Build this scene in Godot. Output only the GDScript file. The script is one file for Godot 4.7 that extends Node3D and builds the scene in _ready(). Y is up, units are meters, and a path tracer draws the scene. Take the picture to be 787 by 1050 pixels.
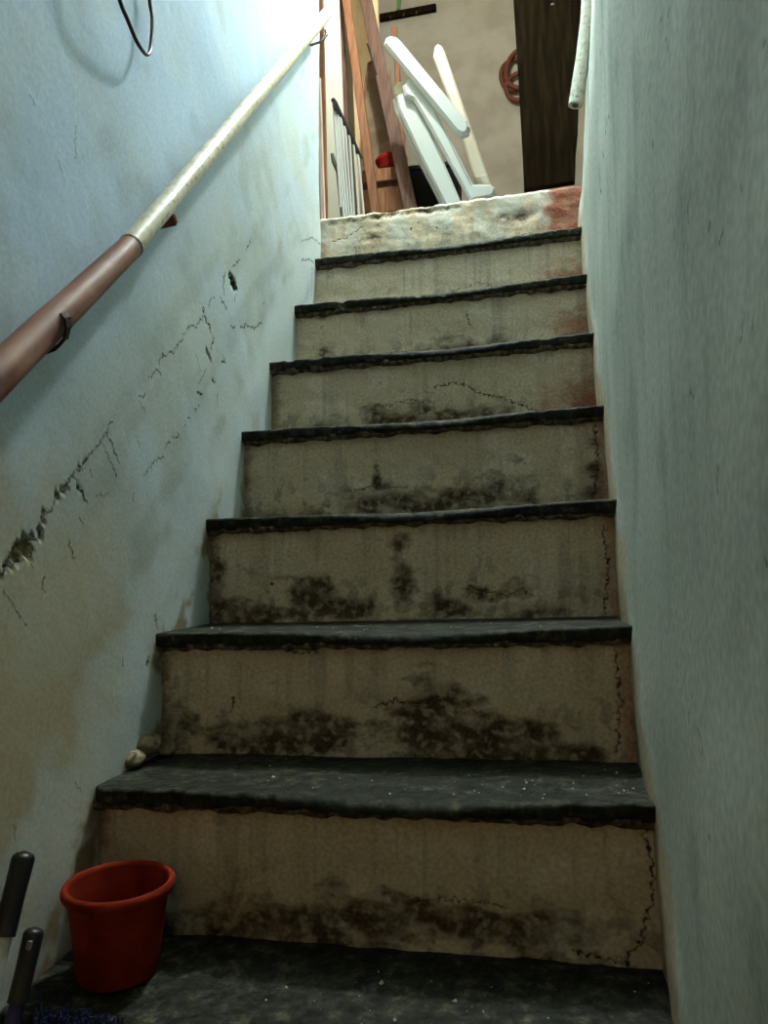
extends Node3D
# A steep, worn cellar stair between two plastered walls, looking up to a lit store room.
# x: 0 at the left wall to W at the right wall, y up, the stair climbs towards -z. Metres.

const W := 0.85        # width of the stair
const R := 0.2229      # rise of a step
const G := 0.1991      # going of a step
const D1 := 1.0824     # nosing of the first full step
const NOSE := 0.0235   # overhang of the slabs
const SLOPE := 0.0229  # the steps tip up a little towards the right wall
const LAND := 1.755    # level of the upper landing at mid width
const Z8 := -2.415     # front edge of the landing
const CEIL := 4.35

const STAIR_LIGHT := Color(0.95, 0.98, 1.0)
const STAIR_ENERGY := 5.0
const ROOM_LIGHT := Color(0.98, 1.0, 0.98)
const ROOM_ENERGY := 1.7

const LEFT_CRACKS = [[4.0,-0.868,0.549,-0.876,0.555,-0.894,0.566,-0.910,0.576],
	[5.0,-0.923,0.577,-0.934,0.579,-0.933,0.594,-0.933,0.600,-0.951,0.608,-0.948,0.621,-0.959,0.640,-0.978,0.649,-0.990,0.667,-1.007,0.682],
	[3.0,-1.007,0.682,-1.025,0.702,-1.051,0.718,-1.057,0.728,-1.068,0.740],
	[2.2,-1.068,0.740,-1.082,0.754,-1.099,0.765,-1.109,0.783,-1.126,0.804],
	[3.2,-1.025,0.702,-1.044,0.685,-1.058,0.672,-1.066,0.661],
	[2.0,-1.099,0.765,-1.112,0.752,-1.131,0.733,-1.150,0.714],
	[2.6,-1.109,0.783,-1.130,0.765,-1.153,0.739],
	[2.2,-1.051,0.640,-1.059,0.630],
	[2.2,-1.021,0.602,-1.028,0.590,-1.038,0.574],
	[2.2,-0.965,0.546,-0.955,0.536,-0.965,0.522],
	[2.0,-0.877,0.532,-0.896,0.509,-0.924,0.484],
	[2.0,-0.927,0.576,-0.937,0.563],
	[2.0,-1.071,0.715,-1.077,0.707],
	[1.5,-1.202,0.793,-1.217,0.780],
	[1.6,-1.233,0.725,-1.262,0.752,-1.305,0.768],
	[1.6,-1.201,0.693,-1.202,0.678],
	[1.4,-1.090,0.678,-1.110,0.678,-1.132,0.687],
	[1.3,-1.027,0.703,-1.043,0.710,-1.060,0.719],
	[2.4,-1.279,0.474,-1.290,0.461],
	[2.0,-1.214,0.865,-1.238,0.874],
	[2.0,-1.246,0.905,-1.275,0.932,-1.293,0.923],
	[2.2,-1.280,0.942,-1.293,0.962,-1.334,0.981,-1.353,1.000,-1.383,1.035,-1.419,1.066,-1.435,1.061,-1.463,1.090,-1.480,1.098],
	[3.0,-1.479,1.120,-1.474,1.112,-1.503,1.090,-1.530,1.069,-1.516,1.041],
	[4.6,-1.492,1.028,-1.504,1.012,-1.516,1.008],
	[1.8,-1.503,1.130,-1.514,1.150,-1.533,1.159],
	[2.6,-1.564,1.170,-1.597,1.159],
	[2.2,-1.596,1.243,-1.577,1.202,-1.587,1.186],
	[1.6,-1.651,1.212,-1.644,1.189],
	[2.2,-1.637,1.270,-1.679,1.308],
	[1.8,-1.716,1.347,-1.732,1.368,-1.747,1.387],
	[2.4,-1.624,1.124,-1.642,1.125],
	[2.2,-1.682,1.135,-1.717,1.158,-1.780,1.168,-1.829,1.197],
	[3.0,-1.517,0.971,-1.535,0.972],
	[3.0,-1.443,0.925,-1.468,0.925],
	[1.5,-1.448,0.946,-1.470,0.966,-1.493,0.988],
	[2.2,-1.455,0.900,-1.449,0.896],
	[2.4,-1.436,0.889,-1.429,0.885],
	[2.4,-1.408,0.864,-1.401,0.860],
	[2.2,-1.392,0.849,-1.386,0.845],
	[2.4,-1.366,0.823,-1.347,0.816],
	[2.0,-1.328,0.801,-1.310,0.785],
	[2.0,-1.266,0.752,-1.279,0.760,-1.306,0.768],
	[1.6,-1.262,0.747,-1.260,0.736],
	[1.4,-1.547,0.943,-1.548,0.916],
	[1.2,-1.431,1.007,-1.464,0.975],
	[1.2,-1.214,0.860,-1.239,0.840],
	[2.0,-1.838,1.253,-1.847,1.253],
	[3.0,-1.572,1.027,-1.585,1.028],
	[2.0,-2.147,1.493,-2.218,1.526,-2.255,1.529],
	[1.5,-2.242,1.508,-2.253,1.397],
	[2.0,-0.909,1.238,-0.917,1.230],
	[1.6,-0.974,1.175,-0.987,1.165],
	[1.2,-1.015,1.254,-1.016,1.197],
	[1.5,-2.149,1.556,-2.261,1.614,-2.358,1.631],
	[1.6,-1.253,0.141,-1.257,0.118],
	[2.0,-1.174,0.406,-1.177,0.396],
	[2.5,-1.258,0.399,-1.248,0.383],
	[1.5,-0.910,0.216,-0.912,0.194],
	[1.4,-1.045,0.237,-1.058,0.216],
	[2.0,-1.274,0.468,-1.292,0.443]]
const LEFT_CHIPS = [[-0.889,0.579,-0.899,0.590,-0.918,0.605,-0.932,0.598,-0.934,0.579,-0.923,0.575,-0.912,0.577,-0.902,0.570,-0.891,0.571],
	[-1.607,1.242,-1.630,1.251,-1.647,1.245,-1.664,1.234,-1.653,1.214,-1.637,1.216,-1.623,1.228]]
const RIGHT_MARKS = [[3.0,-1.384,1.383,-1.441,1.401,-1.476,1.399],
	[4.0,-0.906,1.065,-0.915,1.052],
	[2.5,-1.564,1.410,-1.521,1.375],
	[4.0,-0.661,0.846,-0.657,0.841],
	[4.0,-0.627,0.819,-0.627,0.814],
	[1.8,-0.733,0.895,-0.735,0.884],
	[3.0,-0.853,1.166,-0.850,1.155],
	[2.0,-0.795,1.139,-0.813,1.136],
	[1.5,-0.822,1.130,-0.811,1.103],
	[3.0,-1.660,1.377,-1.646,1.358],
	[2.0,-1.618,1.223,-1.601,1.192],
	[2.0,-0.570,0.829,-0.569,0.826],
	[2.0,-1.326,1.140,-1.328,1.134],
	[2.0,-0.762,0.867,-0.764,0.865],
	[2.0,-0.570,0.734,-0.579,0.718],
	[1.5,-0.538,0.723,-0.543,0.721],
	[2.0,-0.926,1.110,-0.933,1.107],
	[1.8,-0.753,1.005,-0.756,0.998],
	[3.0,-0.764,0.727,-0.753,0.722],
	[2.0,-1.541,1.616,-1.522,1.591],
	[2.0,-0.496,0.894,-0.496,0.889],
	[2.0,-1.262,1.241,-1.274,1.240],
	[2.5,-0.763,0.725,-0.772,0.715],
	[2.5,-0.822,0.421,-0.820,0.417],
	[2.0,-0.795,0.399,-0.778,0.393],
	[3.0,-0.774,0.385,-0.773,0.375],
	[2.0,-1.024,0.357,-1.026,0.350],
	[2.0,-0.742,0.315,-0.740,0.308],
	[2.0,-0.944,0.243,-0.946,0.236],
	[2.2,-0.538,0.561,-0.531,0.557],
	[1.5,-0.741,0.500,-0.734,0.495],
	[1.5,-0.664,0.645,-0.665,0.614],
	[1.5,-0.835,0.406,-0.833,0.400]]
const OUTLINE = {
	"slat": [-3.00, 0.112,2.792, 0.129,2.798, 0.155,2.790, 0.175,2.769, 0.450,2.378, 0.461,2.351, 0.453,2.323, 0.428,2.318, 0.401,2.338, 0.103,2.763],
	"back_leg": [-3.14, 0.303,2.821, 0.316,2.832, 0.333,2.820, 0.346,2.791, 0.517,2.226, 0.544,2.128, 0.567,2.031, 0.509,2.020, 0.470,2.171, 0.400,2.450, 0.294,2.777],
	"back_leg_foot": [-3.13, 0.465,2.201, 0.519,2.212, 0.556,2.096, 0.530,2.013, 0.494,2.068],
	"front_leg": [-3.04, 0.174,2.591, 0.196,2.619, 0.230,2.627, 0.251,2.611, 0.466,2.125, 0.538,2.117, 0.558,2.098, 0.557,2.077, 0.541,2.062, 0.476,2.057, 0.515,1.965, 0.458,1.954, 0.448,2.064, 0.301,2.370, 0.220,2.528, 0.186,2.546],
	"rear_leg": [-3.07, 0.143,2.571, 0.169,2.585, 0.203,2.571, 0.285,2.407, 0.409,2.079, 0.464,1.950, 0.398,1.945, 0.338,2.074, 0.237,2.301, 0.151,2.509],
	"side_rail": [-3.12, 0.116,2.593, 0.129,2.605, 0.155,2.592, 0.345,2.128, 0.410,1.970, 0.372,1.965, 0.295,2.146, 0.221,2.308, 0.124,2.543],
	"hinge_cap": [-3.10, 0.125,2.628, 0.147,2.656, 0.181,2.651, 0.194,2.623, 0.185,2.589, 0.154,2.575, 0.129,2.592],
	"board_amber": [-3.75, -0.242,3.834, -0.085,3.816, -0.070,3.143, -0.039,2.179, -0.175,2.182, -0.221,3.111],
	"board_grey": [-3.55, -0.089,3.087, -0.063,3.093, 0.022,3.049, 0.039,2.791, 0.029,2.041, -0.064,2.040, -0.114,2.557, -0.122,2.824],
	"board_cream": [-3.20, -0.225,3.472, -0.158,3.460, -0.132,2.650, -0.109,2.050, -0.214,2.061],
	"door": [-2.45, 0.657,2.663, 0.659,2.454, 0.669,2.177, 0.676,1.939, 0.679,1.785, 0.842,1.793, 0.847,1.878, 0.855,1.949, 0.862,2.065, 0.897,2.413, 0.912,2.615],
}
const LINE = {
	"beam_wide": [Vector3(-0.175, 3.815, -3.550), Vector3(0.187, 2.064, -3.200)],
	"beam_narrow": [Vector3(-0.223, 3.738, -3.450), Vector3(0.033, 2.049, -3.150)],
	"strip_dark": [Vector3(-0.244, 3.785, -3.500), Vector3(-0.179, 2.780, -3.400), Vector3(-0.120, 2.095, -3.300)],
	"mold_brown": [Vector3(-0.068, 2.947, -2.620), Vector3(-0.022, 1.757, -2.520)],
	"mold_pink": [Vector3(-0.041, 2.316, -2.500), Vector3(-0.014, 1.743, -2.460)],
	"stay": [Vector3(-0.057, 3.070, -3.380), Vector3(-0.006, 2.885, -3.350)],
	"stick": [Vector3(0.016, 3.376, -3.700), Vector3(0.048, 3.069, -3.680), Vector3(0.090, 2.130, -3.660)],
	"batten": [Vector3(-0.204, 3.974, -4.385), Vector3(0.153, 3.983, -4.385)],
	"green": [Vector3(-0.077, 4.135, -4.385), Vector3(-0.085, 4.014, -4.385)],
	"rack_top": [Vector3(-0.085, 2.461, -2.850), Vector3(-0.073, 2.443, -2.850), Vector3(-0.046, 2.376, -2.870), Vector3(-0.014, 2.305, -2.890), Vector3(0.017, 2.228, -2.910)],
	"rack_bottom": [Vector3(-0.050, 1.954, -2.830), Vector3(-0.027, 1.953, -2.850), Vector3(-0.004, 1.967, -2.870), Vector3(0.045, 1.988, -2.890)],
	"rack_low": [Vector3(-0.089, 2.230, -2.850), Vector3(-0.083, 2.196, -2.850), Vector3(-0.067, 2.153, -2.850), Vector3(-0.046, 1.953, -2.830)],
	"crate_top": [Vector3(-0.082, 2.442, -3.350), Vector3(0.101, 2.419, -3.350), Vector3(0.100, 2.358, -3.350), Vector3(-0.083, 2.370, -3.350)],
	"crate_low": [Vector3(-0.083, 2.341, -3.350), Vector3(0.123, 2.327, -3.350), Vector3(0.143, 2.090, -3.350), Vector3(-0.085, 2.090, -3.350)],
	"red": [Vector3(0.041, 2.545, -3.400), Vector3(0.122, 2.535, -3.400), Vector3(0.041, 2.497, -3.400), Vector3(0.013, 2.558, -3.400)],
	"block": [Vector3(0.087, 2.435, -3.280), Vector3(0.122, 2.364, -3.260)],
	"darkbox": [Vector3(0.083, 2.418, -3.300), Vector3(0.327, 2.379, -3.300), Vector3(0.342, 2.161, -3.300)],
	"coil": [Vector3(0.612, 3.473, -4.360), Vector3(0.532, 3.485, -4.360), Vector3(0.614, 3.570, -4.360), Vector3(0.610, 3.370, -4.360)],
	"pipe": [Vector3(0.888, 2.313, -2.200), Vector3(0.877, 2.163, -2.200), Vector3(0.862, 2.044, -2.200), Vector3(0.836, 1.904, -2.200)],
}

var noise := FastNoiseLite.new()
var noise_b := FastNoiseLite.new()
var rng := RandomNumberGenerator.new()
var M := {}

func n2(x: float, y: float) -> float:
	return noise.get_noise_2d(x, y)

func fb(x: float, y: float) -> float:
	return noise_b.get_noise_2d(x, y)

func sst(a: float, b: float, x: float) -> float:
	var t := clampf((x - a) / (b - a), 0.0, 1.0)
	return t * t * (3.0 - 2.0 * t)

func rgb(r: float, g: float, b: float) -> Color:
	return Color(r / 255.0, g / 255.0, b / 255.0)

func mat(c: Color, rough := 0.8, metal := 0.0) -> StandardMaterial3D:
	var m := StandardMaterial3D.new()
	m.albedo_color = c
	m.roughness = rough
	m.metallic = metal
	m.metallic_specular = clampf(0.9 - rough, 0.05, 0.5)
	return m

func noise_tex(freq: float, octaves: int, colors: Array, stops: Array, size := 512, seed_ := 1, gain := 0.5) -> NoiseTexture2D:
	var f := FastNoiseLite.new()
	f.noise_type = FastNoiseLite.TYPE_SIMPLEX
	f.fractal_gain = gain
	f.seed = seed_
	f.frequency = freq
	f.fractal_octaves = octaves
	var t := NoiseTexture2D.new()
	t.width = size
	t.height = size
	t.seamless = true
	t.noise = f
	if colors.size():
		var gr := Gradient.new()
		gr.offsets = PackedFloat32Array(stops)
		gr.colors = PackedColorArray(colors)
		t.color_ramp = gr
	return t

func tri(m: StandardMaterial3D, albedo: Texture2D, height: Texture2D, scale: Vector3, relief_cm := 0.1, world := true) -> StandardMaterial3D:
	m.uv1_triplanar = true
	m.uv1_world_triplanar = world
	m.uv1_scale = scale
	if albedo:
		m.albedo_color = Color.WHITE
		m.albedo_texture = albedo
	if height:
		m.heightmap_enabled = true
		m.heightmap_texture = height
		m.heightmap_scale = relief_cm
	return m

# ---------------------------------------------------------------- nodes
var taken := {}

func numbered(called: String) -> String:
	var k: int = taken.get(called, 0)
	taken[called] = k + 1
	return called if k == 0 else "%s_%03d" % [called, k]

func thing(called: String, label: String, category: String, at := Vector3.ZERO, group := "") -> Node3D:
	var o := Node3D.new()
	o.name = numbered(called)
	add_child(o)
	o.position = at
	o.set_meta("label", label)
	o.set_meta("category", category)
	if group:
		o.set_meta("group", group)
	return o

func part(called: String, mesh: Mesh, m: Material, parent: Node3D, world := true) -> MeshInstance3D:
	var o := MeshInstance3D.new()
	o.name = called
	o.mesh = mesh
	o.material_override = m
	parent.add_child(o, true)
	if world:
		o.position = -parent.position if parent.get_parent() == self else Vector3.ZERO
	o.cast_shadow = GeometryInstance3D.SHADOW_CASTING_SETTING_ON
	return o

func struct(called: String, mesh: Mesh, m: Material, label: String, category: String) -> MeshInstance3D:
	var o := MeshInstance3D.new()
	o.name = called
	o.mesh = mesh
	o.material_override = m
	add_child(o)
	o.set_meta("kind", "structure")
	o.set_meta("label", label)
	o.set_meta("category", category)
	return o

# ---------------------------------------------------------------- shapes
func grid(nx: int, ny: int, p: PackedVector3Array, uv: PackedVector2Array, flip := false) -> ArrayMesh:
	# nx * ny points, smooth normals from the neighbours
	var nrm := PackedVector3Array()
	nrm.resize(p.size())
	for j in ny:
		for i in nx:
			var a := p[j * nx + mini(i + 1, nx - 1)] - p[j * nx + maxi(i - 1, 0)]
			var b := p[mini(j + 1, ny - 1) * nx + i] - p[maxi(j - 1, 0) * nx + i]
			var n := a.cross(b).normalized()
			nrm[j * nx + i] = -n if flip else n
	var idx := PackedInt32Array()
	idx.resize((nx - 1) * (ny - 1) * 6)
	var k := 0
	for j in ny - 1:
		for i in nx - 1:
			var q := j * nx + i
			if flip:
				idx[k] = q; idx[k + 1] = q + 1; idx[k + 2] = q + nx
				idx[k + 3] = q + 1; idx[k + 4] = q + nx + 1; idx[k + 5] = q + nx
			else:
				idx[k] = q; idx[k + 1] = q + nx; idx[k + 2] = q + 1
				idx[k + 3] = q + 1; idx[k + 4] = q + nx; idx[k + 5] = q + nx + 1
			k += 6
	var arr := []
	arr.resize(Mesh.ARRAY_MAX)
	arr[Mesh.ARRAY_VERTEX] = p
	arr[Mesh.ARRAY_NORMAL] = nrm
	if uv.size():
		arr[Mesh.ARRAY_TEX_UV] = uv
	arr[Mesh.ARRAY_INDEX] = idx
	var me := ArrayMesh.new()
	me.add_surface_from_arrays(Mesh.PRIMITIVE_TRIANGLES, arr)
	return me

func st() -> SurfaceTool:
	var s := SurfaceTool.new()
	s.begin(Mesh.PRIMITIVE_TRIANGLES)
	return s

func face(s: SurfaceTool, pts: Array, out: Vector3) -> void:
	# a flat convex face whose normal points the way OUT does
	var n: Vector3 = (pts[1] - pts[0]).cross(pts[2] - pts[0]).normalized()
	var flip := n.dot(out) > 0.0
	if not flip:
		n = -n
	# n is now the outward normal; the front face runs clockwise
	var o: Vector3 = n if n.dot(out) > 0.0 else -n
	for i in range(1, pts.size() - 1):
		var t := [pts[0], pts[i + 1], pts[i]] if flip else [pts[0], pts[i], pts[i + 1]]
		for v in t:
			s.set_normal(o)
			s.add_vertex(v)

func bar(s: SurfaceTool, a: Vector3, b: Vector3, w: float, t: float, across := Vector3.RIGHT, bevel := 0.003) -> void:
	# a bevelled beam of width w (along ACROSS) and thickness t from a to b
	var d := (b - a).normalized()
	var x := (across - d * across.dot(d)).normalized()
	var y := d.cross(x)
	var c := minf(bevel, minf(w, t) * 0.4)
	var hw := w / 2.0
	var ht := t / 2.0
	var sec := [Vector2(-hw + c, -ht), Vector2(hw - c, -ht), Vector2(hw, -ht + c), Vector2(hw, ht - c), Vector2(hw - c, ht), Vector2(-hw + c, ht), Vector2(-hw, ht - c), Vector2(-hw, -ht + c)]
	var ra := []
	var rb := []
	var ia := []
	var ib := []
	var k := Vector2((hw - c) / hw, (ht - c) / ht)
	for q in sec:
		ra.append(a + d * c + x * q.x + y * q.y)
		rb.append(b - d * c + x * q.x + y * q.y)
		ia.append(a + x * q.x * k.x + y * q.y * k.y)
		ib.append(b + x * q.x * k.x + y * q.y * k.y)
	for i in 8:
		var j := (i + 1) % 8
		var mid: Vector2 = (sec[i] + sec[j]) * 0.5
		var o := x * mid.x + y * mid.y
		face(s, [ra[i], ra[j], rb[j], rb[i]], o)
		face(s, [ia[i], ia[j], ra[j], ra[i]], o.normalized() - d)
		face(s, [ib[i], ib[j], rb[j], rb[i]], o.normalized() + d)
	face(s, ia, -d)
	face(s, ib, d)

func one_bar(a: Vector3, b: Vector3, w: float, t: float, across := Vector3.RIGHT, bevel := 0.003) -> ArrayMesh:
	var s := st()
	bar(s, a, b, w, t, across, bevel)
	return s.commit()

func block(lo: Vector3, hi: Vector3, bevel := 0.004) -> ArrayMesh:
	var s := st()
	var m := (lo + hi) * 0.5
	bar(s, Vector3(m.x, lo.y, m.z), Vector3(m.x, hi.y, m.z), hi.x - lo.x, hi.z - lo.z, Vector3.RIGHT, bevel)
	return s.commit()

func tube(pts: Array, radius: Array, seg := 16, shape = null, closed := false) -> ArrayMesh:
	# a round bar along PTS; SHAPE(angle, t) scales the radius
	var p := PackedVector3Array()
	var uv := PackedVector2Array()
	var n := pts.size()
	var side := Vector3.ZERO
	var run := 0.0
	for i in n:
		var a: Vector3 = pts[maxi(i - 1, 0)] if not closed else pts[(i - 1 + n) % n]
		var b: Vector3 = pts[mini(i + 1, n - 1)] if not closed else pts[(i + 1) % n]
		var d := (b - a).normalized()
		if side == Vector3.ZERO:
			side = d.cross(Vector3.UP if absf(d.y) < 0.9 else Vector3.RIGHT).normalized()
		side = (side - d * side.dot(d)).normalized()
		var up := side.cross(d)
		if i > 0:
			run += (pts[i] - pts[i - 1]).length()
		var r: float = radius[mini(i, radius.size() - 1)]
		for k in seg + 1:
			var an := TAU * k / seg
			var q := r
			if shape != null:
				q *= shape.call(an, run)
			p.append(pts[i] + (side * cos(an) + up * sin(an)) * q)
			uv.append(Vector2(float(k) / seg, run))
	if closed:
		for k in seg + 1:
			p.append(p[k])
			uv.append(Vector2(float(k) / seg, run))
		n += 1
	elif true:
		# caps: draw the ends in to the axis
		var first := PackedVector3Array()
		var last := PackedVector3Array()
		var fuv := PackedVector2Array()
		for k in seg + 1:
			first.append(pts[0])
			last.append(pts[n - 1])
			fuv.append(Vector2(float(k) / seg, 0))
		# doubled rings keep the rim crisp
		var r0 := p.slice(0, seg + 1)
		var r1 := p.slice((n - 1) * (seg + 1), n * (seg + 1))
		p = first + r0 + p + r1 + last
		uv = fuv + fuv + uv + fuv + fuv
		n += 4
	return grid(seg + 1, n, p, uv, true)

func lathe(profile: Array, seg := 40, at := Vector3.ZERO) -> ArrayMesh:
	# PROFILE: Vector2(radius, height) from one end to the other
	var p := PackedVector3Array()
	for q in profile:
		for k in seg + 1:
			var an := TAU * k / seg
			p.append(at + Vector3(cos(an) * q.x, q.y, sin(an) * q.x))
	return grid(seg + 1, profile.size(), p, PackedVector2Array(), true)

func slab_of(outline: Array, thick: float, bevel := 0.006, floor_y := -99.0) -> ArrayMesh:
	# an outline in a plane of constant z, given real thickness and a bevelled rim; OUTLINE: [z, x, y, x, y ...]
	var z: float = outline[0]
	var pts := PackedVector2Array()
	for i in range(1, outline.size(), 2):
		pts.append(Vector2(outline[i], maxf(outline[i + 1], floor_y)))
	if Geometry2D.is_polygon_clockwise(pts):
		pts.reverse()
	var inner := pts
	var off := Geometry2D.offset_polygon(pts, -bevel)
	if off.size() == 1 and bevel > 0.0:
		inner = off[0]
	var s := st()
	var h := thick / 2.0
	for side in [1.0, -1.0]:
		var ix := Geometry2D.triangulate_polygon(inner)
		for i in range(0, ix.size(), 3):
			face(s, [Vector3(inner[ix[i]].x, inner[ix[i]].y, z + h * side), Vector3(inner[ix[i + 1]].x, inner[ix[i + 1]].y, z + h * side), Vector3(inner[ix[i + 2]].x, inner[ix[i + 2]].y, z + h * side)], Vector3(0, 0, side))
	# bevel: join each outer edge to the nearest inner points
	var n := pts.size()
	for i in n:
		var a := pts[i]
		var b := pts[(i + 1) % n]
		var o2 := Vector2(b.y - a.y, a.x - b.x).normalized()
		var o := Vector3(o2.x, o2.y, 0)
		face(s, [Vector3(a.x, a.y, z + h - bevel), Vector3(b.x, b.y, z + h - bevel), Vector3(b.x, b.y, z - h + bevel), Vector3(a.x, a.y, z - h + bevel)], o)
	for side in [1.0, -1.0]:
		var m := inner.size()
		for i in n:
			var a := pts[i]
			var b := pts[(i + 1) % n]
			var ka := nearest(inner, a)
			var kb := nearest(inner, b)
			var o2 := Vector2(b.y - a.y, a.x - b.x).normalized()
			var o := Vector3(o2.x, o2.y, side)
			var qa := Vector3(inner[ka].x, inner[ka].y, z + h * side)
			var qb := Vector3(inner[kb].x, inner[kb].y, z + h * side)
			var pa := Vector3(a.x, a.y, z + (h - bevel) * side)
			var pb := Vector3(b.x, b.y, z + (h - bevel) * side)
			face(s, [pa, pb, qb], o)
			if ka != kb:
				face(s, [pa, qb, qa], o)
	return s.commit()

func nearest(a: PackedVector2Array, q: Vector2) -> int:
	var best := 0
	for i in a.size():
		if a[i].distance_squared_to(q) < a[best].distance_squared_to(q):
			best = i
	return best

# ---------------------------------------------------------------- painted plaster
const PX := 640.0            # texture pixels in a metre on the left wall
const LZ0 := -0.55           # the left texture spans z LZ0 .. LZ0 - 1.9, y -0.25 .. 2.75
const LY1 := 2.75
const RPX := 400.0
const RZ0 := -0.35           # the right texture spans z RZ0 .. RZ0 - 2.15

var crack: Image

func line_y(z: float) -> float:  # height of the line through the nosings
	return R * (1.0 + (-z - D1) / G)

func dab(im: Image, x: float, y: float, r: float, v: float) -> void:
	for j in range(int(y - r - 1), int(y + r + 2)):
		for i in range(int(x - r - 1), int(x + r + 2)):
			if i < 0 or j < 0 or i >= im.get_width() or j >= im.get_height():
				continue
			var c := clampf(r + 0.5 - Vector2(i - x, j - y).length(), 0.0, 1.0) * v
			if c > im.get_pixel(i, j).r:
				im.set_pixel(i, j, Color(c, c, c))

func draw_crack(im: Image, line: Array, z0: float, y1: float, px: float) -> void:
	var w: float = line[0]
	var prev := Vector2.ZERO
	for k in range(1, line.size(), 2):
		var q := Vector2((z0 - line[k]) * px, (y1 - line[k + 1]) * px)
		if k > 1:
			var steps := maxi(2, int((q - prev).length() / 0.8))
			for s in steps + 1:
				var t := float(s) / steps
				var c := prev.lerp(q, t)
				var zz := z0 - c.x / px
				var amp := 1.5 + 0.3 * w
				c += Vector2(n2(c.y * 0.9, c.x * 0.9 + 70.0), n2(c.x * 0.9 + 30.0, c.y * 0.9)) * amp * 2.0
				var r := w * 0.5 * clampf(0.62 * absf(zz), 0.5, 1.5) * px / 640.0 * (0.85 + 0.9 * n2(c.x * 0.8, c.y * 0.8 + 11.0))
				dab(im, c.x, c.y, maxf(r, 0.45), clampf(0.42 + w * 0.14, 0.0, 1.0))
		prev = q

func grained(im: Image, seed_: int, k: float) -> void:
	# fine plaster grain on a painted picture
	var f := FastNoiseLite.new()
	f.seed = seed_
	f.frequency = 0.16
	f.fractal_octaves = 3
	var g := f.get_image(im.get_width(), im.get_height(), false, false, false).get_data()
	var d := im.get_data()
	for i in g.size():
		var e := int((g[i] - 128) * k)
		var q := i * 3
		d[q] = clampi(d[q] + e, 0, 255)
		d[q + 1] = clampi(d[q + 1] + e, 0, 255)
		d[q + 2] = clampi(d[q + 2] + e, 0, 255)
	im.set_data(im.get_width(), im.get_height(), false, Image.FORMAT_RGB8, d)

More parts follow.
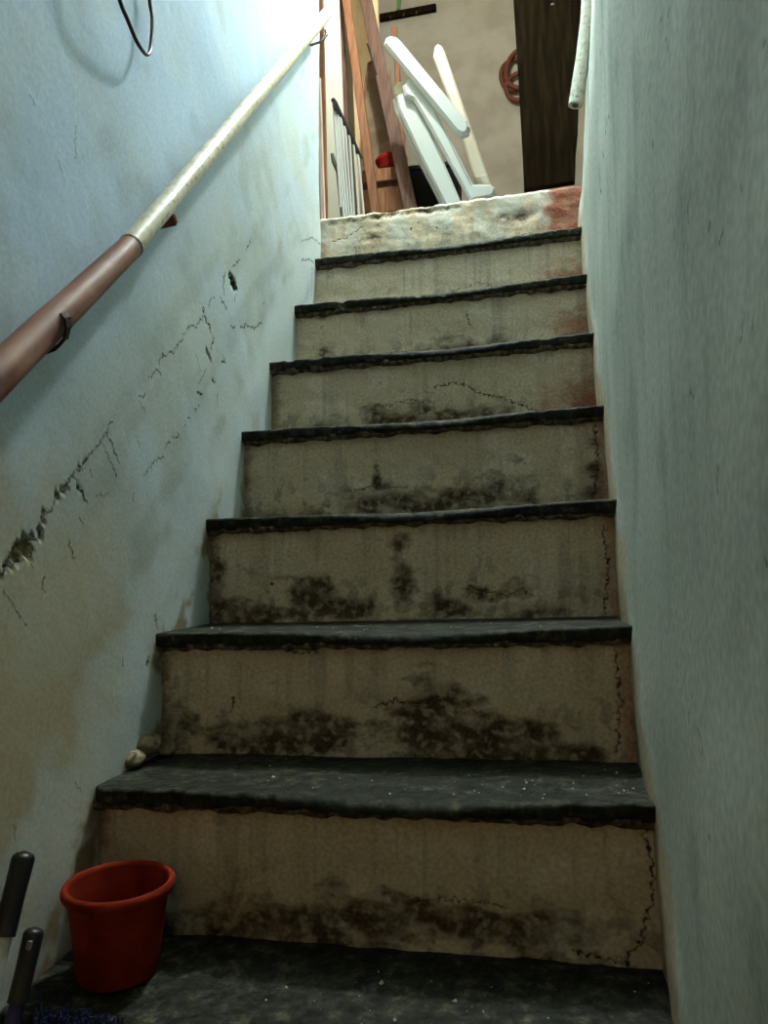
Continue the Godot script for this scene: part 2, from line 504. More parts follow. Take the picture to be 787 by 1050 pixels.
func left_picture() -> Array:
	var cw := 304
	var ch := 480
	var im := Image.create(cw, ch, false, Image.FORMAT_RGB8)
	var paint := rgb(186, 208, 226)
	var chalk := rgb(194, 206, 204)
	var grime := rgb(176, 184, 172)
	var mould := rgb(112, 116, 108)
	var ochre := rgb(170, 158, 126)
	for j in ch:
		var y := LY1 - (j + 0.5) / 160.0
		for i in cw:
			var z := LZ0 - (i + 0.5) / 160.0
			var h := y - line_y(z)
			var a := n2(z * 26.0, y * 26.0)
			var b := fb(z * 60.0 + 40.0, y * 60.0)
			# along and across the flight
			var s := (-z + y) * 0.7071
			var q := (y + z) * 0.7071
			var st_ := n2(s * 9.0 + 9.0, q * 70.0)
			var c := paint.lerp(chalk, sst(-0.3, 0.6, a + 0.4 * b) * 0.4)
			# bare, dirtied plaster below the crack
			var low := sst(0.95, 0.52, h + 0.10 * a + 0.14 * b)
			c = c.lerp(grime, low * (0.65 + 0.35 * sst(-0.6, 0.6, a * 0.7 + b * 0.8 + 0.15)) * 0.7)
			# streaks of black mould that follow the flight
			c = c.lerp(mould, sst(0.0, 0.6, st_ + 0.5 * b) * sst(0.42, 0.22, absf(h - 0.26)) * 0.16)
			c = c.lerp(mould, sst(0.25, 0.6, n2(z * 34.0 + 5.0, y * 30.0 + 50.0) + 0.35 * b) * 0.12)
			# ochre damp near the foot of the stair
			c = c.lerp(ochre, sst(0.82, 0.46, y + 0.10 * a + 0.22 * b) * sst(-1.32, -1.05, z + 0.10 * b + 0.22 * clampf(0.25 - y, 0.0, 0.4)) * (0.75 + 0.25 * sst(-0.5, 0.5, a + b)) * 0.85)
			# the strip along the steps was limewashed again
			c = c.lerp(chalk, sst(0.20, 0.10, h + 0.06 * a + 0.10 * b) * sst(-0.6, 0.2, b + 0.3) * 0.5)
			c = c.lerp(rgb(132, 116, 84), sst(0.05, 0.0, h + 0.10 * b + 0.03 * a + 0.03) * sst(0.0, 0.35, b + 0.3 * a) * sst(1.1, 0.5, y) * 0.8)
			im.set_pixel(i, j, c)
	im.resize(1216, 1920, Image.INTERPOLATE_CUBIC)
	grained(im, 5, 0.11)
	crack = Image.create(1216, 1920, false, Image.FORMAT_L8)
	for l in LEFT_CRACKS:
		draw_crack(crack, l, LZ0, LY1, PX)
	# the two places where plaster has fallen out
	var dirt := rgb(46, 42, 32)
	for l in LEFT_CHIPS:
		var poly := PackedVector2Array()
		for k in range(0, l.size(), 2):
			poly.append(Vector2((LZ0 - l[k]) * PX, (LY1 - l[k + 1]) * PX))
		var box := Rect2(poly[0], Vector2.ZERO)
		for v in poly:
			box = box.expand(v)
		for jj in range(int(box.position.y) - 1, int(box.end.y) + 2):
			for ii in range(int(box.position.x) - 1, int(box.end.x) + 2):
				if Geometry2D.is_point_in_polygon(Vector2(ii + 5.0 * n2(ii * 1.4, jj * 1.4), jj + 5.0 * n2(ii * 1.4 + 50.0, jj * 1.4)), poly):
					crack.set_pixel(ii, jj, Color.WHITE)
					var big: bool = l.size() > 16
					im.set_pixel(ii, jj, (rgb(134, 122, 92) if big else rgb(58, 54, 40)).darkened(0.25 * (n2(ii * 12.0, jj * 12.0) + 0.5)))
	var cd := crack.get_data()
	var keep := {}
	for i in cd.size():
		if cd[i] > 8:
			var x := i % 1216
			var y := i / 1216
			if cd[i] < 255:
				im.set_pixel(x, y, im.get_pixel(x, y).lerp(dirt, cd[i] / 255.0 * 0.95))
	# relief for the fine grain and the hair cracks
	var f := FastNoiseLite.new()
	f.seed = 8
	f.frequency = 0.045
	f.fractal_octaves = 4
	var hd := f.get_image(1216, 1920, false, false, false).get_data()
	for i in hd.size():
		hd[i] = clampi(int(90 + hd[i] * 0.35 - cd[i] * 0.45), 0, 255)
	var bump := Image.create_from_data(1216, 1920, false, Image.FORMAT_L8, hd)
	return [im, bump]

func right_picture() -> Array:
	var cw := 344
	var ch := 480
	var im := Image.create(cw, ch, false, Image.FORMAT_RGB8)
	var paint := rgb(180, 187, 173)
	var pale := rgb(191, 198, 184)
	var tan_ := rgb(176, 160, 132)
	var grey := rgb(130, 138, 129)
	for j in ch:
		var y := LY1 - (j + 0.5) / 160.0
		for i in cw:
			var z := RZ0 - (i + 0.5) / 160.0
			var h := y - line_y(z)
			var a := n2(z * 24.0 + 300.0, y * 18.0)
			var b := fb(z * 60.0 + 140.0, y * 50.0)
			var v := n2(z * 90.0 + 77.0, y * 8.0)
			var c := paint.lerp(pale, sst(-0.2, 0.5, a))
			c = c.lerp(grey, sst(0.1, 0.7, v + 0.4 * b) * 0.2)
			c = c.lerp(grey, sst(0.3, 0.65, n2(z * 30.0 + 11.0, y * 30.0 + 90.0) + 0.3 * b) * 0.25)
			c = c.lerp(tan_, sst(0.02, -0.03, h + 0.05 * b + 0.03 * a - 0.01) * 0.85)
			c = c.lerp(rgb(150, 108, 80), sst(0.3, 0.6, b + 0.3 * a) * sst(-0.01, -0.07, h) * 0.7)
			im.set_pixel(i, j, c)
	im.resize(860, 1200, Image.INTERPOLATE_CUBIC)
	grained(im, 15, 0.16)
	var cr := Image.create(860, 1200, false, Image.FORMAT_L8)
	for l in RIGHT_MARKS:
		draw_crack(cr, l, RZ0, LY1, RPX)
	var cd := cr.get_data()
	for i in cd.size():
		if cd[i] > 8:
			im.set_pixel(i % 860, i / 860, im.get_pixel(i % 860, i / 860).lerp(rgb(60, 62, 56), cd[i] / 255.0 * 0.9))
	var f := FastNoiseLite.new()
	f.seed = 18
	f.frequency = 0.05
	f.fractal_octaves = 4
	var hd := f.get_image(860, 1200, false, false, false).get_data()
	for i in hd.size():
		hd[i] = clampi(int(90 + hd[i] * 0.35 - cd[i] * 0.4), 0, 255)
	return [im, Image.create_from_data(860, 1200, false, Image.FORMAT_L8, hd)]

func uv_mat(im: Image, bump: Image, rough: float, relief_cm: float) -> StandardMaterial3D:
	var m := mat(Color.WHITE, rough)
	m.albedo_texture = ImageTexture.create_from_image(im)
	m.texture_repeat = false
	m.heightmap_enabled = true
	m.heightmap_texture = ImageTexture.create_from_image(bump)
	m.heightmap_scale = relief_cm
	return m

func ticks(spans: Array) -> PackedFloat32Array:
	# [[from, to, step], ...] without doubled ends
	var out := PackedFloat32Array()
	for s in spans:
		var n := maxi(1, int(round(absf(s[1] - s[0]) / s[2])))
		for i in n:
			out.append(lerpf(s[0], s[1], float(i) / n))
	out.append(spans[-1][1])
	return out

func wall_sheet(x_at: Callable, zs: PackedFloat32Array, ys: PackedFloat32Array, z0: float, span_z: float, flip: bool, back_x: float) -> ArrayMesh:
	# the plastered face, wrapped round to BACK_X at its far end
	var nx := zs.size() + 1
	var p := PackedVector3Array()
	var uv := PackedVector2Array()
	for y in ys:
		for z in zs:
			p.append(Vector3(x_at.call(z, y), y, z))
			uv.append(Vector2((z0 - z) / span_z, (LY1 - y) / 3.0))
		p.append(Vector3(back_x, y, zs[zs.size() - 1] + 0.004))
		uv.append(Vector2(1.0, (LY1 - y) / 3.0))
	return grid(nx, ys.size(), p, uv, flip)

func left_x(z: float, y: float) -> float:
	var d := 0.006 * n2(z * 14.0 + 3.0, y * 14.0) + 0.0010 * fb(z * 55.0, y * 55.0)
	# a fillet of plaster where the wall meets the steps
	var h := y - line_y(z)
	d += 0.003 * sst(0.10, 0.0, h + 0.03 * n2(z * 40.0, y * 40.0)) * sst(-0.12, -0.02, h)
	var i := int((LZ0 - z) * PX)
	var j := int((LY1 - y) * PX)
	if i >= 0 and j >= 0 and i < 1216 and j < 1920:
		d -= 0.007 * sst(0.72, 1.0, crack.get_pixel(i, j).r)
	d += 0.004 - 0.012 * sst(-2.352, -2.371, z)
	return d

func right_x(z: float, y: float) -> float:
	var d := 0.005 * n2(z * 14.0 + 83.0, y * 14.0) + 0.0007 * fb(z * 40.0, y * 40.0 + 9.0)
	var h := y - line_y(z)
	d -= 0.006 * sst(0.06, -0.03, h + 0.03 * n2(z * 40.0, y * 40.0 + 8.0)) * sst(-0.2, -0.1, h)
	return W + d + 0.070 * maxf(0.0, y - 1.62) * sst(-1.2, -2.2, z) + 0.012 * sst(-2.40, -2.419, z)

# ---------------------------------------------------------------- the steps
# what each riser shows: [u, v, half width, half height, strength] of its eroded, dirty places, and its tint
const DIRT := {
	1: [[0.36, 0.10, 0.14, 0.20, 0.9], [0.20, 0.05, 0.10, 0.12, 0.7], [0.55, 0.16, 0.06, 0.18, 0.9], [0.70, 0.22, 0.12, 0.13, 0.95], [0.63, 0.36, 0.07, 0.03, 0.6], [0.10, 0.12, 0.10, 0.2, 0.5], [0.85, 0.02, 0.1, 0.05, 0.5]],
	2: [[0.22, 0.12, 0.14, 0.16, 0.85], [0.36, 0.22, 0.10, 0.16, 0.85], [0.60, 0.26, 0.07, 0.24, 1.15], [0.72, 0.18, 0.10, 0.16, 1.1], [0.84, 0.07, 0.08, 0.09, 0.95], [0.06, 0.15, 0.05, 0.3, 0.6], [0.48, 0.30, 0.06, 0.08, 0.5]],
	3: [[0.13, 0.10, 0.12, 0.14, 0.85], [0.28, 0.26, 0.06, 0.22, 0.95], [0.38, 0.14, 0.07, 0.14, 0.8], [0.50, 0.3, 0.025, 0.5, 0.55], [0.70, 0.30, 0.07, 0.10, 0.75], [0.60, 0.1, 0.1, 0.12, 0.6], [0.02, 0.3, 0.03, 0.5, 0.5], [0.85, 0.05, 0.12, 0.06, 0.5]],
	4: [[0.45, 0.14, 0.14, 0.16, 0.8], [0.62, 0.16, 0.14, 0.18, 0.85], [0.76, 0.12, 0.1, 0.14, 0.7], [0.39, 0.6, 0.012, 0.5, 0.55], [0.15, 0.08, 0.12, 0.08, 0.6], [0.97, 0.4, 0.02, 0.4, 0.6]],
	5: [[0.36, 0.14, 0.08, 0.20, 0.95], [0.50, 0.16, 0.10, 0.22, 0.8], [0.62, 0.14, 0.10, 0.18, 0.75], [0.20, 0.08, 0.1, 0.12, 0.7], [0.02, 0.5, 0.02, 0.5, 0.5]],
	6: [[0.35, 0.12, 0.12, 0.16, 0.55], [0.55, 0.18, 0.14, 0.22, 0.6], [0.70, 0.2, 0.10, 0.2, 0.5], [0.10, 0.5, 0.02, 0.5, 0.5]],
	7: [[0.26, 0.14, 0.05, 0.12, 0.95], [0.33, 0.10, 0.05, 0.08, 0.7], [0.5, 0.3, 0.14, 0.1, 0.42], [0.75, 0.2, 0.14, 0.15, 0.45]],
	8: [[0.20, 0.55, 0.04, 0.30, 0.52], [0.12, 0.35, 0.03, 0.14, 0.45], [0.30, 0.95, 0.22, 0.06, 0.6], [0.75, 0.6, 0.06, 0.10, 0.7], [0.10, 0.05, 0.12, 0.12, 0.55], [0.55, 0.1, 0.2, 0.08, 0.45]],
}
# hair cracks and nail holes in the risers: [width, u, v, u, v ...]
const RISER_CRACKS := {
	1: [[2.6, 0.978, 0.99, 0.985, 0.85, 0.992, 0.65, 0.985, 0.42, 0.968, 0.22, 0.945, 0.06], [1.6, 0.60, 0.40, 0.68, 0.42, 0.76, 0.38], [2.4, 0.86, 0.12, 0.91, 0.08, 0.95, 0.09]],
	2: [[2.2, 0.48, 0.48, 0.53, 0.53, 0.58, 0.50, 0.62, 0.55], [2.4, 0.165, 0.42, 0.172, 0.55], [1.6, 0.66, 0.5, 0.72, 0.38], [2.6, 0.3, 0.96, 0.33, 0.94, 0.36, 0.97], [2.2, 0.965, 0.95, 0.972, 0.5, 0.96, 0.1]],
	3: [[4.5, 0.030, 0.72, 0.031, 0.73], [3.4, 0.175, 0.42, 0.176, 0.43], [1.6, 0.66, 0.36, 0.74, 0.26, 0.80, 0.28], [2.4, 0.97, 0.9, 0.975, 0.5, 0.965, 0.05]],
	4: [[1.4, 0.30, 0.36, 0.40, 0.42, 0.48, 0.36], [2.2, 0.972, 0.95, 0.978, 0.5, 0.965, 0.1]],
	5: [[2.2, 0.52, 0.66, 0.60, 0.68, 0.66, 0.52, 0.74, 0.42, 0.80, 0.28, 0.88, 0.18], [1.6, 0.36, 0.44, 0.44, 0.50, 0.52, 0.46]],
	6: [[2.2, 0.72, 0.34, 0.78, 0.18, 0.82, 0.10], [2.0, 0.60, 0.82, 0.61, 0.66, 0.62, 0.6], [1.6, 0.24, 0.22, 0.34, 0.34, 0.44, 0.30]],
	7: [[2.2, 0.33, 0.20, 0.42, 0.34, 0.52, 0.38, 0.60, 0.46], [1.5, 0.62, 0.5, 0.74, 0.36]],
	8: [[4.0, 0.355, 0.62, 0.36, 0.63], [3.0, 0.385, 0.72, 0.388, 0.73], [3.4, 0.46, 0.60, 0.465, 0.56], [2.4, 0.04, 0.60, 0.10, 0.64, 0.16, 0.80], [2.4, 0.10, 0.20, 0.14, 0.34, 0.13, 0.44], [1.8, 0.74, 0.28, 0.82, 0.32, 0.90, 0.25]],
}

func riser_pictures(n: int) -> Array:
	var pw := 560
	var ph := 140
	var im := Image.create(pw, ph, false, Image.FORMAT_RGB8)
	var hm := Image.create(pw, ph, false, Image.FORMAT_L8)
	var wear := Image.create(112, 28, false, Image.FORMAT_L8)
	var cr := Image.create(pw, ph, false, Image.FORMAT_L8)
	var spots: Array = DIRT.get(n, [])
	for l in RISER_CRACKS.get(n, []):
		var w: float = l[0]
		var prev := Vector2.ZERO
		for k in range(1, l.size(), 2):
			var q := Vector2(l[k] * pw, (1.0 - l[k + 1]) * ph)
			if k > 1:
				var steps := maxi(2, int((q - prev).length()))
				for s in steps + 1:
					var c := prev.lerp(q, float(s) / steps)
					c += Vector2(n2(c.y * 1.1, c.x * 1.1), n2(c.x * 1.1, c.y * 1.1 + 40.0)) * 5.0
					dab(cr, c.x, c.y, maxf(0.5, w * 0.36 * (0.8 + 0.9 * n2(c.x * 0.7, c.y * 0.7 + n * 30.0))), 0.9)
			prev = q
	var base := rgb(204, 190, 164)
	var soot := rgb(88, 74, 57)
	var rust := rgb(142, 84, 58)
	for j in ph:
		var v := 1.0 - (j + 0.5) / ph
		for i in pw:
			var u := (i + 0.5) / pw
			var x := u * 30.0 + n * 17.0
			var a := n2(x * 1.3, v * 13.0)
			var b := fb(x * 3.0, v * 40.0 + n * 9.0)
			var drip := n2(x * 4.0, v * 1.2 + n * 5.0) * 0.7 + 0.5 * n2(x * 13.0, v * 2.2 + n * 7.0)
			var m := 0.0
			for s in spots:
				var du: float = (u - s[0]) / s[2]
				var dv: float = (v - s[1]) / s[3]
				var e := du * du + dv * dv
				if e < 6.0:
					m = maxf(m, s[4] * exp(-e * 0.5))
			var d := sst(0.28, 0.80, m + 0.26 * a + 0.40 * b + 0.14 * fb(x * 9.0, v * 90.0 + 30.0)) * (0.7 + 0.3 * sst(-0.3, 0.3, b))
			var c := base.lerp(base.lightened(0.22), sst(0.0, 0.6, a + 0.3 * b))
			c = c.lerp(base.darkened(0.28), sst(0.1, 0.7, drip + 0.5 * a + 0.2 * b) * 0.38)
			c = c.lerp(base.lightened(0.2), sst(0.2, 0.7, -drip + 0.4 * b) * 0.35)
			# broken edge of the paint round the eroded places
			var rim := sst(0.30, 0.42, m + 0.34 * a + 0.42 * b) * (1.0 - d)
			c = c.lerp(base.darkened(0.25), rim * 0.4)
			if n == 8:  # flaking whitewash
				c = c.lerp(rgb(200, 198, 186), sst(0.02, 0.10, n2(x * 2.2 + 80.0, v * 9.0) + 0.4 * b + 0.05) * 0.7)
			c = c.lerp(base.darkened(0.45), sst(0.16, 0.34, fb(x * 5.0 + 60.0, v * 26.0 + n * 3.0)) * sst(0.75, 0.15, v + 0.2 * a) * 0.4)
			c = c.lerp(soot.lerp(base.darkened(0.2), sst(-0.1, 0.45, fb(x * 9.0 + 5.0, v * 70.0)) * 0.9), d)
			var rs := 0.0
			if n >= 5:
				rs = sst(0.80, 0.97, u + 0.06 * a + 0.05 * b) * sst(0.85, 0.3, v + 0.4 * b)
				if n == 8:
					rs = maxf(rs, sst(0.86, 0.90, u + 0.05 * a) * 0.95)
			elif n >= 2:
				rs = sst(0.955, 0.985, u + 0.015 * a) * 0.4
			c = c.lerp(rust if n < 8 else rgb(122, 62, 46), rs * (0.75 + 0.4 * b))
			c = c.lerp(soot, sst(0.035, 0.0, u + 0.03 * b) * 0.5 if n < 6 else 0.0)
			var k := cr.get_pixel(i, j).r
			c = c.lerp(rgb(34, 29, 23), k * 0.92)
			im.set_pixel(i, j, c)
			var hgt := 0.62 + 0.10 * b - 0.28 * d * (0.7 + 0.9 * fb(x * 9.0, v * 70.0)) - 0.4 * k
			hm.set_pixel(i, j, Color(hgt, hgt, hgt))
			if i % 5 == 2 and j % 5 == 2:
				wear.set_pixel(i / 5, j / 5, Color(d, d, d))
	grained(im, 30 + n, 0.22)
	return [im, hm, wear]

func tip(x: float) -> float:
	return SLOPE * (x - W / 2.0)

func nosing_z(n: int) -> float:
	return -(D1 + (n - 1) * G)

func make_riser(n: int, parent: Node3D) -> void:
	var z := nosing_z(n) - NOSE if n < 8 else Z8
	var pics := riser_pictures(n) if n >= 0 else riser_pictures(0)
	var wear: Image = pics[2]
	var nx := 113
	var ny := 29
	var p := PackedVector3Array()
	var uv := PackedVector2Array()
	for j in ny:
		for i in nx:
			var u := float(i) / (nx - 1)
			var v := float(j) / (ny - 1)
			var x := lerpf(-0.025, W + 0.03, u)
			var top := n * R - 0.030 if n < 8 else LAND + 0.004 * fb(u * 300.0, 4.0) - 0.003 * sst(0.2, 0.6, n2(u * 90.0, 31.0))
			var y := lerpf((n - 1) * R - 0.006, top, v) + tip(x)
			var us := clampf(x / W, 0.0, 1.0)
			var d := wear.get_pixel(clampi(int(us * 112), 0, 111), clampi(int((1.0 - v) * 28), 0, 27)).r
			var dz := 0.004 * n2(u * 40.0 + n * 20.0, v * 16.0) + 0.0016 * fb(u * 160.0 + n * 33.0, v * 60.0) - 0.006 * d
			p.append(Vector3(x, y, z + dz))
			uv.append(Vector2(us, 1.0 - v))
	if n == 8:
		# broken front edge of the landing
		for i in nx:
			var q := p[(ny - 1) * nx + i]
			p.append(Vector3(q.x, LAND + tip(q.x), Z8 - 0.02))
			uv.append(Vector2(uv[(ny - 1) * nx + i].x, 0.0))
		ny += 1
	part("riser", grid(nx, ny, p, uv, false), uv_mat(pics[0], pics[1], 0.9, 0.6), parent)

func make_tread(n: int, parent: Node3D) -> void:
	var zf := nosing_z(n)
	var zb := zf - G - NOSE - 0.02
	var nx := 121
	var p := PackedVector3Array()
	var uv := PackedVector2Array()
	var th := 0.024
	var rows := []
	for i in nx:
		var u := float(i) / (nx - 1)
		var x := lerpf(-0.022, W + 0.016, u)
		var wear := exp(-pow((u - (0.56 + 0.05 * n2(n * 40.0, 2.0))) / 0.22, 2.0))
		var y := n * R + tip(x)
		var front := zf + 0.0035 * n2(u * 30.0 + n * 50.0, 7.0) + 0.0035 * fb(u * 200.0 + n * 40.0, 3.0) + 0.004 * wear
		# chipped arrises at the ends
		front -= 0.011 * sst(0.15, 0.5, fb(u * 110.0 + n * 21.0, 60.0)) * (1.0 - wear)
		var low := th + 0.004 * fb(u * 170.0 + n * 13.0, 90.0)
		var ch := 0.005 + 0.012 * wear + 0.0025 * fb(u * 160.0 + n * 10.0, 12.0)
		var dip := 0.006 * wear
		var col := []
		for k in 9:
			var t := k / 8.0
			var zz := lerpf(zb, front - ch * 1.25, t)
			var dd := dip * sst(0.2, 1.0, t) + 0.0012 * fb(u * 90.0 + n * 11.0, t * 24.0)
			col.append(Vector3(x, y - dd, zz))
		for k in range(1, 6):
			var an := k / 5.0 * PI / 2.0
			col.append(Vector3(x, y - dip - ch * (1.0 - cos(an)), front - ch * 1.25 + ch * 1.25 * sin(an)))
		col.append(Vector3(x, y - maxf(low - 0.004, ch + dip + 0.002), front - 0.001 - 0.002 * fb(u * 210.0 + n * 8.0, 33.0)))
		col.append(Vector3(x, y - low - 0.0015, front - 0.005))
		col.append(Vector3(x, y - low - 0.0015, front - 0.05))
		rows.append(col)
	var ny: int = rows[0].size()
	for j in ny:
		for i in nx:
			p.append(rows[i][j])
	var t := part("tread", grid(nx, ny, p, PackedVector2Array(), true), M.slate, parent)
	# the ragged bed of mortar that shows under the slab
	var q := PackedVector3Array()
	for j in 4:
		for i in nx:
			var u := float(i) / (nx - 1)
			var x := lerpf(-0.022, W + 0.016, u)
			var y := n * R + tip(x) - th + 0.003
			var drop := 0.012 + 0.007 * fb(u * 150.0 + n * 70.0, 1.0)
			var front := zf - 0.006 + 0.004 * fb(u * 150.0 + n * 31.0, j * 9.0)
			q.append(Vector3(x, y - drop * [0.0, 0.55, 1.0, 1.0][j], front - [0.0, 0.001, 0.005, 0.035][j]))
	part("mortar_bed", grid(nx, 4, q, PackedVector2Array(), true), M.mortar, t, false)

func _ready() -> void:
	noise.seed = 3
	noise.frequency = 0.12
	noise.fractal_octaves = 2
	noise_b.seed = 9
	noise_b.frequency = 0.12
	noise_b.fractal_octaves = 4
	rng.seed = 77

	# ------------------------------------------------ camera, air, light
	var cam := Camera3D.new()
	cam.name = "camera"
	add_child(cam)
	cam.transform = Transform3D(Basis(Vector3.UP, 0.206) * Basis(Vector3.RIGHT, 0.0691) * Basis(Vector3.BACK, -0.011), Vector3(0.7058, 0.5598, 0.0))
	cam.fov = rad_to_deg(2.0 * atan(525.0 / 769.4))
	cam.near = 0.02
	cam.far = 60.0
	var env := Environment.new()
	env.background_mode = Environment.BG_COLOR
	env.background_color = Color.BLACK
	env.tonemap_mode = Environment.TONE_MAPPER_LINEAR
	env.tonemap_exposure = 0.78
	env.sdfgi_enabled = true
	env.ssao_enabled = true
	env.ssil_enabled = true
	var we := WorldEnvironment.new()
	we.name = "air"
	we.environment = env
	add_child(we)

	materials()
	shell()
	stairs()
	handrail()
	cable()
	lamp()
	foot_of_stair()
	upper_room()

func materials() -> void:
	var grit := noise_tex(0.06, 5, [], [], 512, 4)
	M.slate = slate([rgb(22, 24, 17), rgb(36, 39, 30), rgb(50, 52, 41), rgb(86, 82, 65)], grit)
	M.mortar = tri(mat(Color.WHITE, 0.95), noise_tex(0.05, 5, [rgb(62, 53, 42), rgb(108, 96, 78), rgb(146, 134, 112)], [0.25, 0.55, 0.85], 256, 16), grit, Vector3(3, 3, 3), 0.5)
	M.concrete = tri(mat(Color.WHITE, 0.9), noise_tex(0.02, 5, [rgb(100, 98, 90), rgb(132, 130, 122), rgb(150, 148, 140)], [0.2, 0.5, 0.8], 512, 26), grit, Vector3(1, 1, 1), 0.2)
	M.ochre = tri(mat(Color.WHITE, 0.95), noise_tex(0.02, 5, [rgb(204, 158, 96), rgb(218, 174, 112), rgb(226, 186, 128)], [0.2, 0.5, 0.8], 256, 27), grit, Vector3(1, 1, 1), 0.2)
	M.beige = tri(mat(Color.WHITE, 0.9), noise_tex(0.008, 5, [rgb(166, 157, 140), rgb(174, 165, 148), rgb(180, 172, 156)], [0.25, 0.5, 0.75], 512, 36), grit, Vector3(0.7, 0.7, 0.7), 0.08)
	M.white_ceiling = tri(mat(Color.WHITE, 0.9), noise_tex(0.01, 4, [rgb(230, 226, 208), rgb(238, 234, 220)], [0.3, 0.7], 256, 46), grit, Vector3(0.8, 0.8, 0.8), 0.08)
	M.iron = mat(rgb(52, 44, 38), 0.6, 0.3)
	M.plain_plaster = tri(mat(Color.WHITE, 0.92), noise_tex(0.015, 5, [rgb(150, 150, 138), rgb(178, 184, 178)], [0.3, 0.7], 256, 56), grit, Vector3(0.8, 0.8, 0.8), 0.1)
	# woods: grain stretched along the piece
	M.oak = wood([rgb(130, 86, 60), rgb(146, 100, 72), rgb(154, 108, 80)], 61)
	M.brown_wood = wood([rgb(88, 64, 54), rgb(104, 78, 66), rgb(112, 86, 74)], 62)
	M.dark_wood = wood([rgb(22, 16, 9), rgb(28, 20, 11), rgb(36, 27, 16)], 63)
	M.dark_wood.roughness = 0.9
	M.dark_wood.metallic_specular = 0.05
	M.pale_wood = wood([rgb(186, 160, 148), rgb(206, 182, 170), rgb(218, 198, 186)], 64)
	M.crate_wood = wood([rgb(140, 96, 66), rgb(160, 114, 80), rgb(172, 128, 94)], 65)
	M.white_plastic = mat(rgb(226, 236, 230), 0.38)
	M.cream_plastic = mat(rgb(226, 220, 196), 0.4)
	M.black_plastic = mat(rgb(24, 24, 25), 0.42)

func slate(colors: Array, grit: Texture2D) -> StandardMaterial3D:
	return tri(mat(Color.WHITE, 0.64), noise_tex(0.014, 7, colors, [0.25, 0.48, 0.64, 0.80], 1024, 6, 0.78), grit, Vector3(1.3, 1.3, 1.3), 0.35)

func wood(colors: Array, seed_: int) -> StandardMaterial3D:
	return tri(mat(Color.WHITE, 0.6), noise_tex(0.03, 4, colors, [0.25, 0.5, 0.8], 256, seed_), noise_tex(0.05, 4, [], [], 256, seed_ + 100), Vector3(5.0, 0.5, 5.0), 0.08)

func shell() -> void:
	var pics := left_picture()
	var zs := ticks([[0.92, -0.7, 0.2], [-0.7, -2.352, 0.006], [-2.352, -2.372, 0.004]])
	var ys := ticks([[-1.05, -0.2, 0.1], [-0.2, 2.66, 0.006], [2.66, CEIL, 0.12]])
	var wl := struct("wall_left", wall_sheet(left_x, zs, ys, LZ0, 1.9, true, -0.14), uv_mat(pics[0], pics[1], 0.78, 0.13), "pale blue plastered stair wall, cracked along the flight, behind the handrail", "wall")
	part("wall_core", block(Vector3(-0.14, -1.1, -2.364), Vector3(-0.03, CEIL + 0.05, 0.98), 0.002), M.plain_plaster, wl, false)
	var rp := right_picture()
	zs = ticks([[0.92, -0.3, 0.2], [-0.3, -2.40, 0.014], [-2.40, -2.42, 0.005]])
	ys = ticks([[-1.05, -0.2, 0.1], [-0.2, 2.66, 0.014], [2.66, CEIL, 0.12]])
	var wr := struct("wall_right", wall_sheet(right_x, zs, ys, RZ0, 2.15, false, W + 0.36), uv_mat(rp[0], rp[1], 0.8, 0.16), "grey green painted plaster wall with small nicks, on the right of the stair", "wall")
	part("wall_core", block(Vector3(W + 0.25, -1.1, -2.40), Vector3(W + 0.37, CEIL + 0.05, 0.98), 0.002), M.plain_plaster, wr, false)
	struct("wall_back", block(Vector3(-0.14, -1.1, 0.90), Vector3(W + 0.37, 2.5, 1.02)), M.ochre, "ochre limewashed wall behind the viewer at the foot of the stair", "wall")
	struct("floor", block(Vector3(-0.14, -1.1, -0.3), Vector3(W + 0.37, -4 * R, 1.02)), M.ochre, "dusty ochre cellar floor at the foot of the stair", "floor")
	# the store room at the top
	struct("floor_upper", landing(), M.concrete, "grey concrete floor of the store room above the top step", "floor")
	struct("wall_far", block(Vector3(-0.62, 1.6, -4.52), Vector3(1.85, CEIL + 0.05, -4.40)), M.beige, "beige far wall of the store room above the stair", "wall")
	struct("wall_store_left", block(Vector3(-0.57, 1.6, -4.40), Vector3(-0.45, CEIL + 0.05, -2.24)), M.beige, "cream left wall of the store room behind the leaning timber", "wall")
	struct("wall_store_right", block(Vector3(1.7, 1.6, -4.40), Vector3(1.82, CEIL + 0.05, -2.30)), M.beige, "beige right wall of the store room, hidden by the stair wall", "wall")
	struct("wall_store_front_left", block(Vector3(-0.45, 1.6, -2.36), Vector3(-0.14, CEIL + 0.05, -2.24)), M.beige, "short front wall of the store room left of the stair head", "wall")
	struct("wall_store_front_right", block(Vector3(W + 0.37, 1.6, -2.42), Vector3(1.7, CEIL + 0.05, -2.30)), M.beige, "short front wall of the store room right of the stair head", "wall")
	struct("wall_header", block(Vector3(-0.05, 2.56, -2.425), Vector3(W + 0.26, CEIL + 0.05, -2.36)), M.plain_plaster, "plaster wall over the opening at the head of the stair", "wall")
	struct("ceiling", block(Vector3(-0.62, CEIL, -4.52), Vector3(1.85, CEIL + 0.12, -2.24)), M.white_ceiling, "whitewashed ceiling over the store room and the stair head", "ceiling")
	var s := st()
	bar(s, Vector3(W / 2 + 0.1, 3.64, -2.40), Vector3(W / 2 + 0.1, 2.24, 0.25), W + 0.6, 0.12, Vector3.RIGHT, 0.003)
	bar(s, Vector3(W / 2 + 0.1, 2.25, 0.20), Vector3(W / 2 + 0.1, 2.25, 1.02), W + 0.6, 0.12, Vector3.RIGHT, 0.003)
	struct("ceiling_sloped", s.commit(), M.white_ceiling, "sloping whitewashed ceiling over the flight of steps", "ceiling")

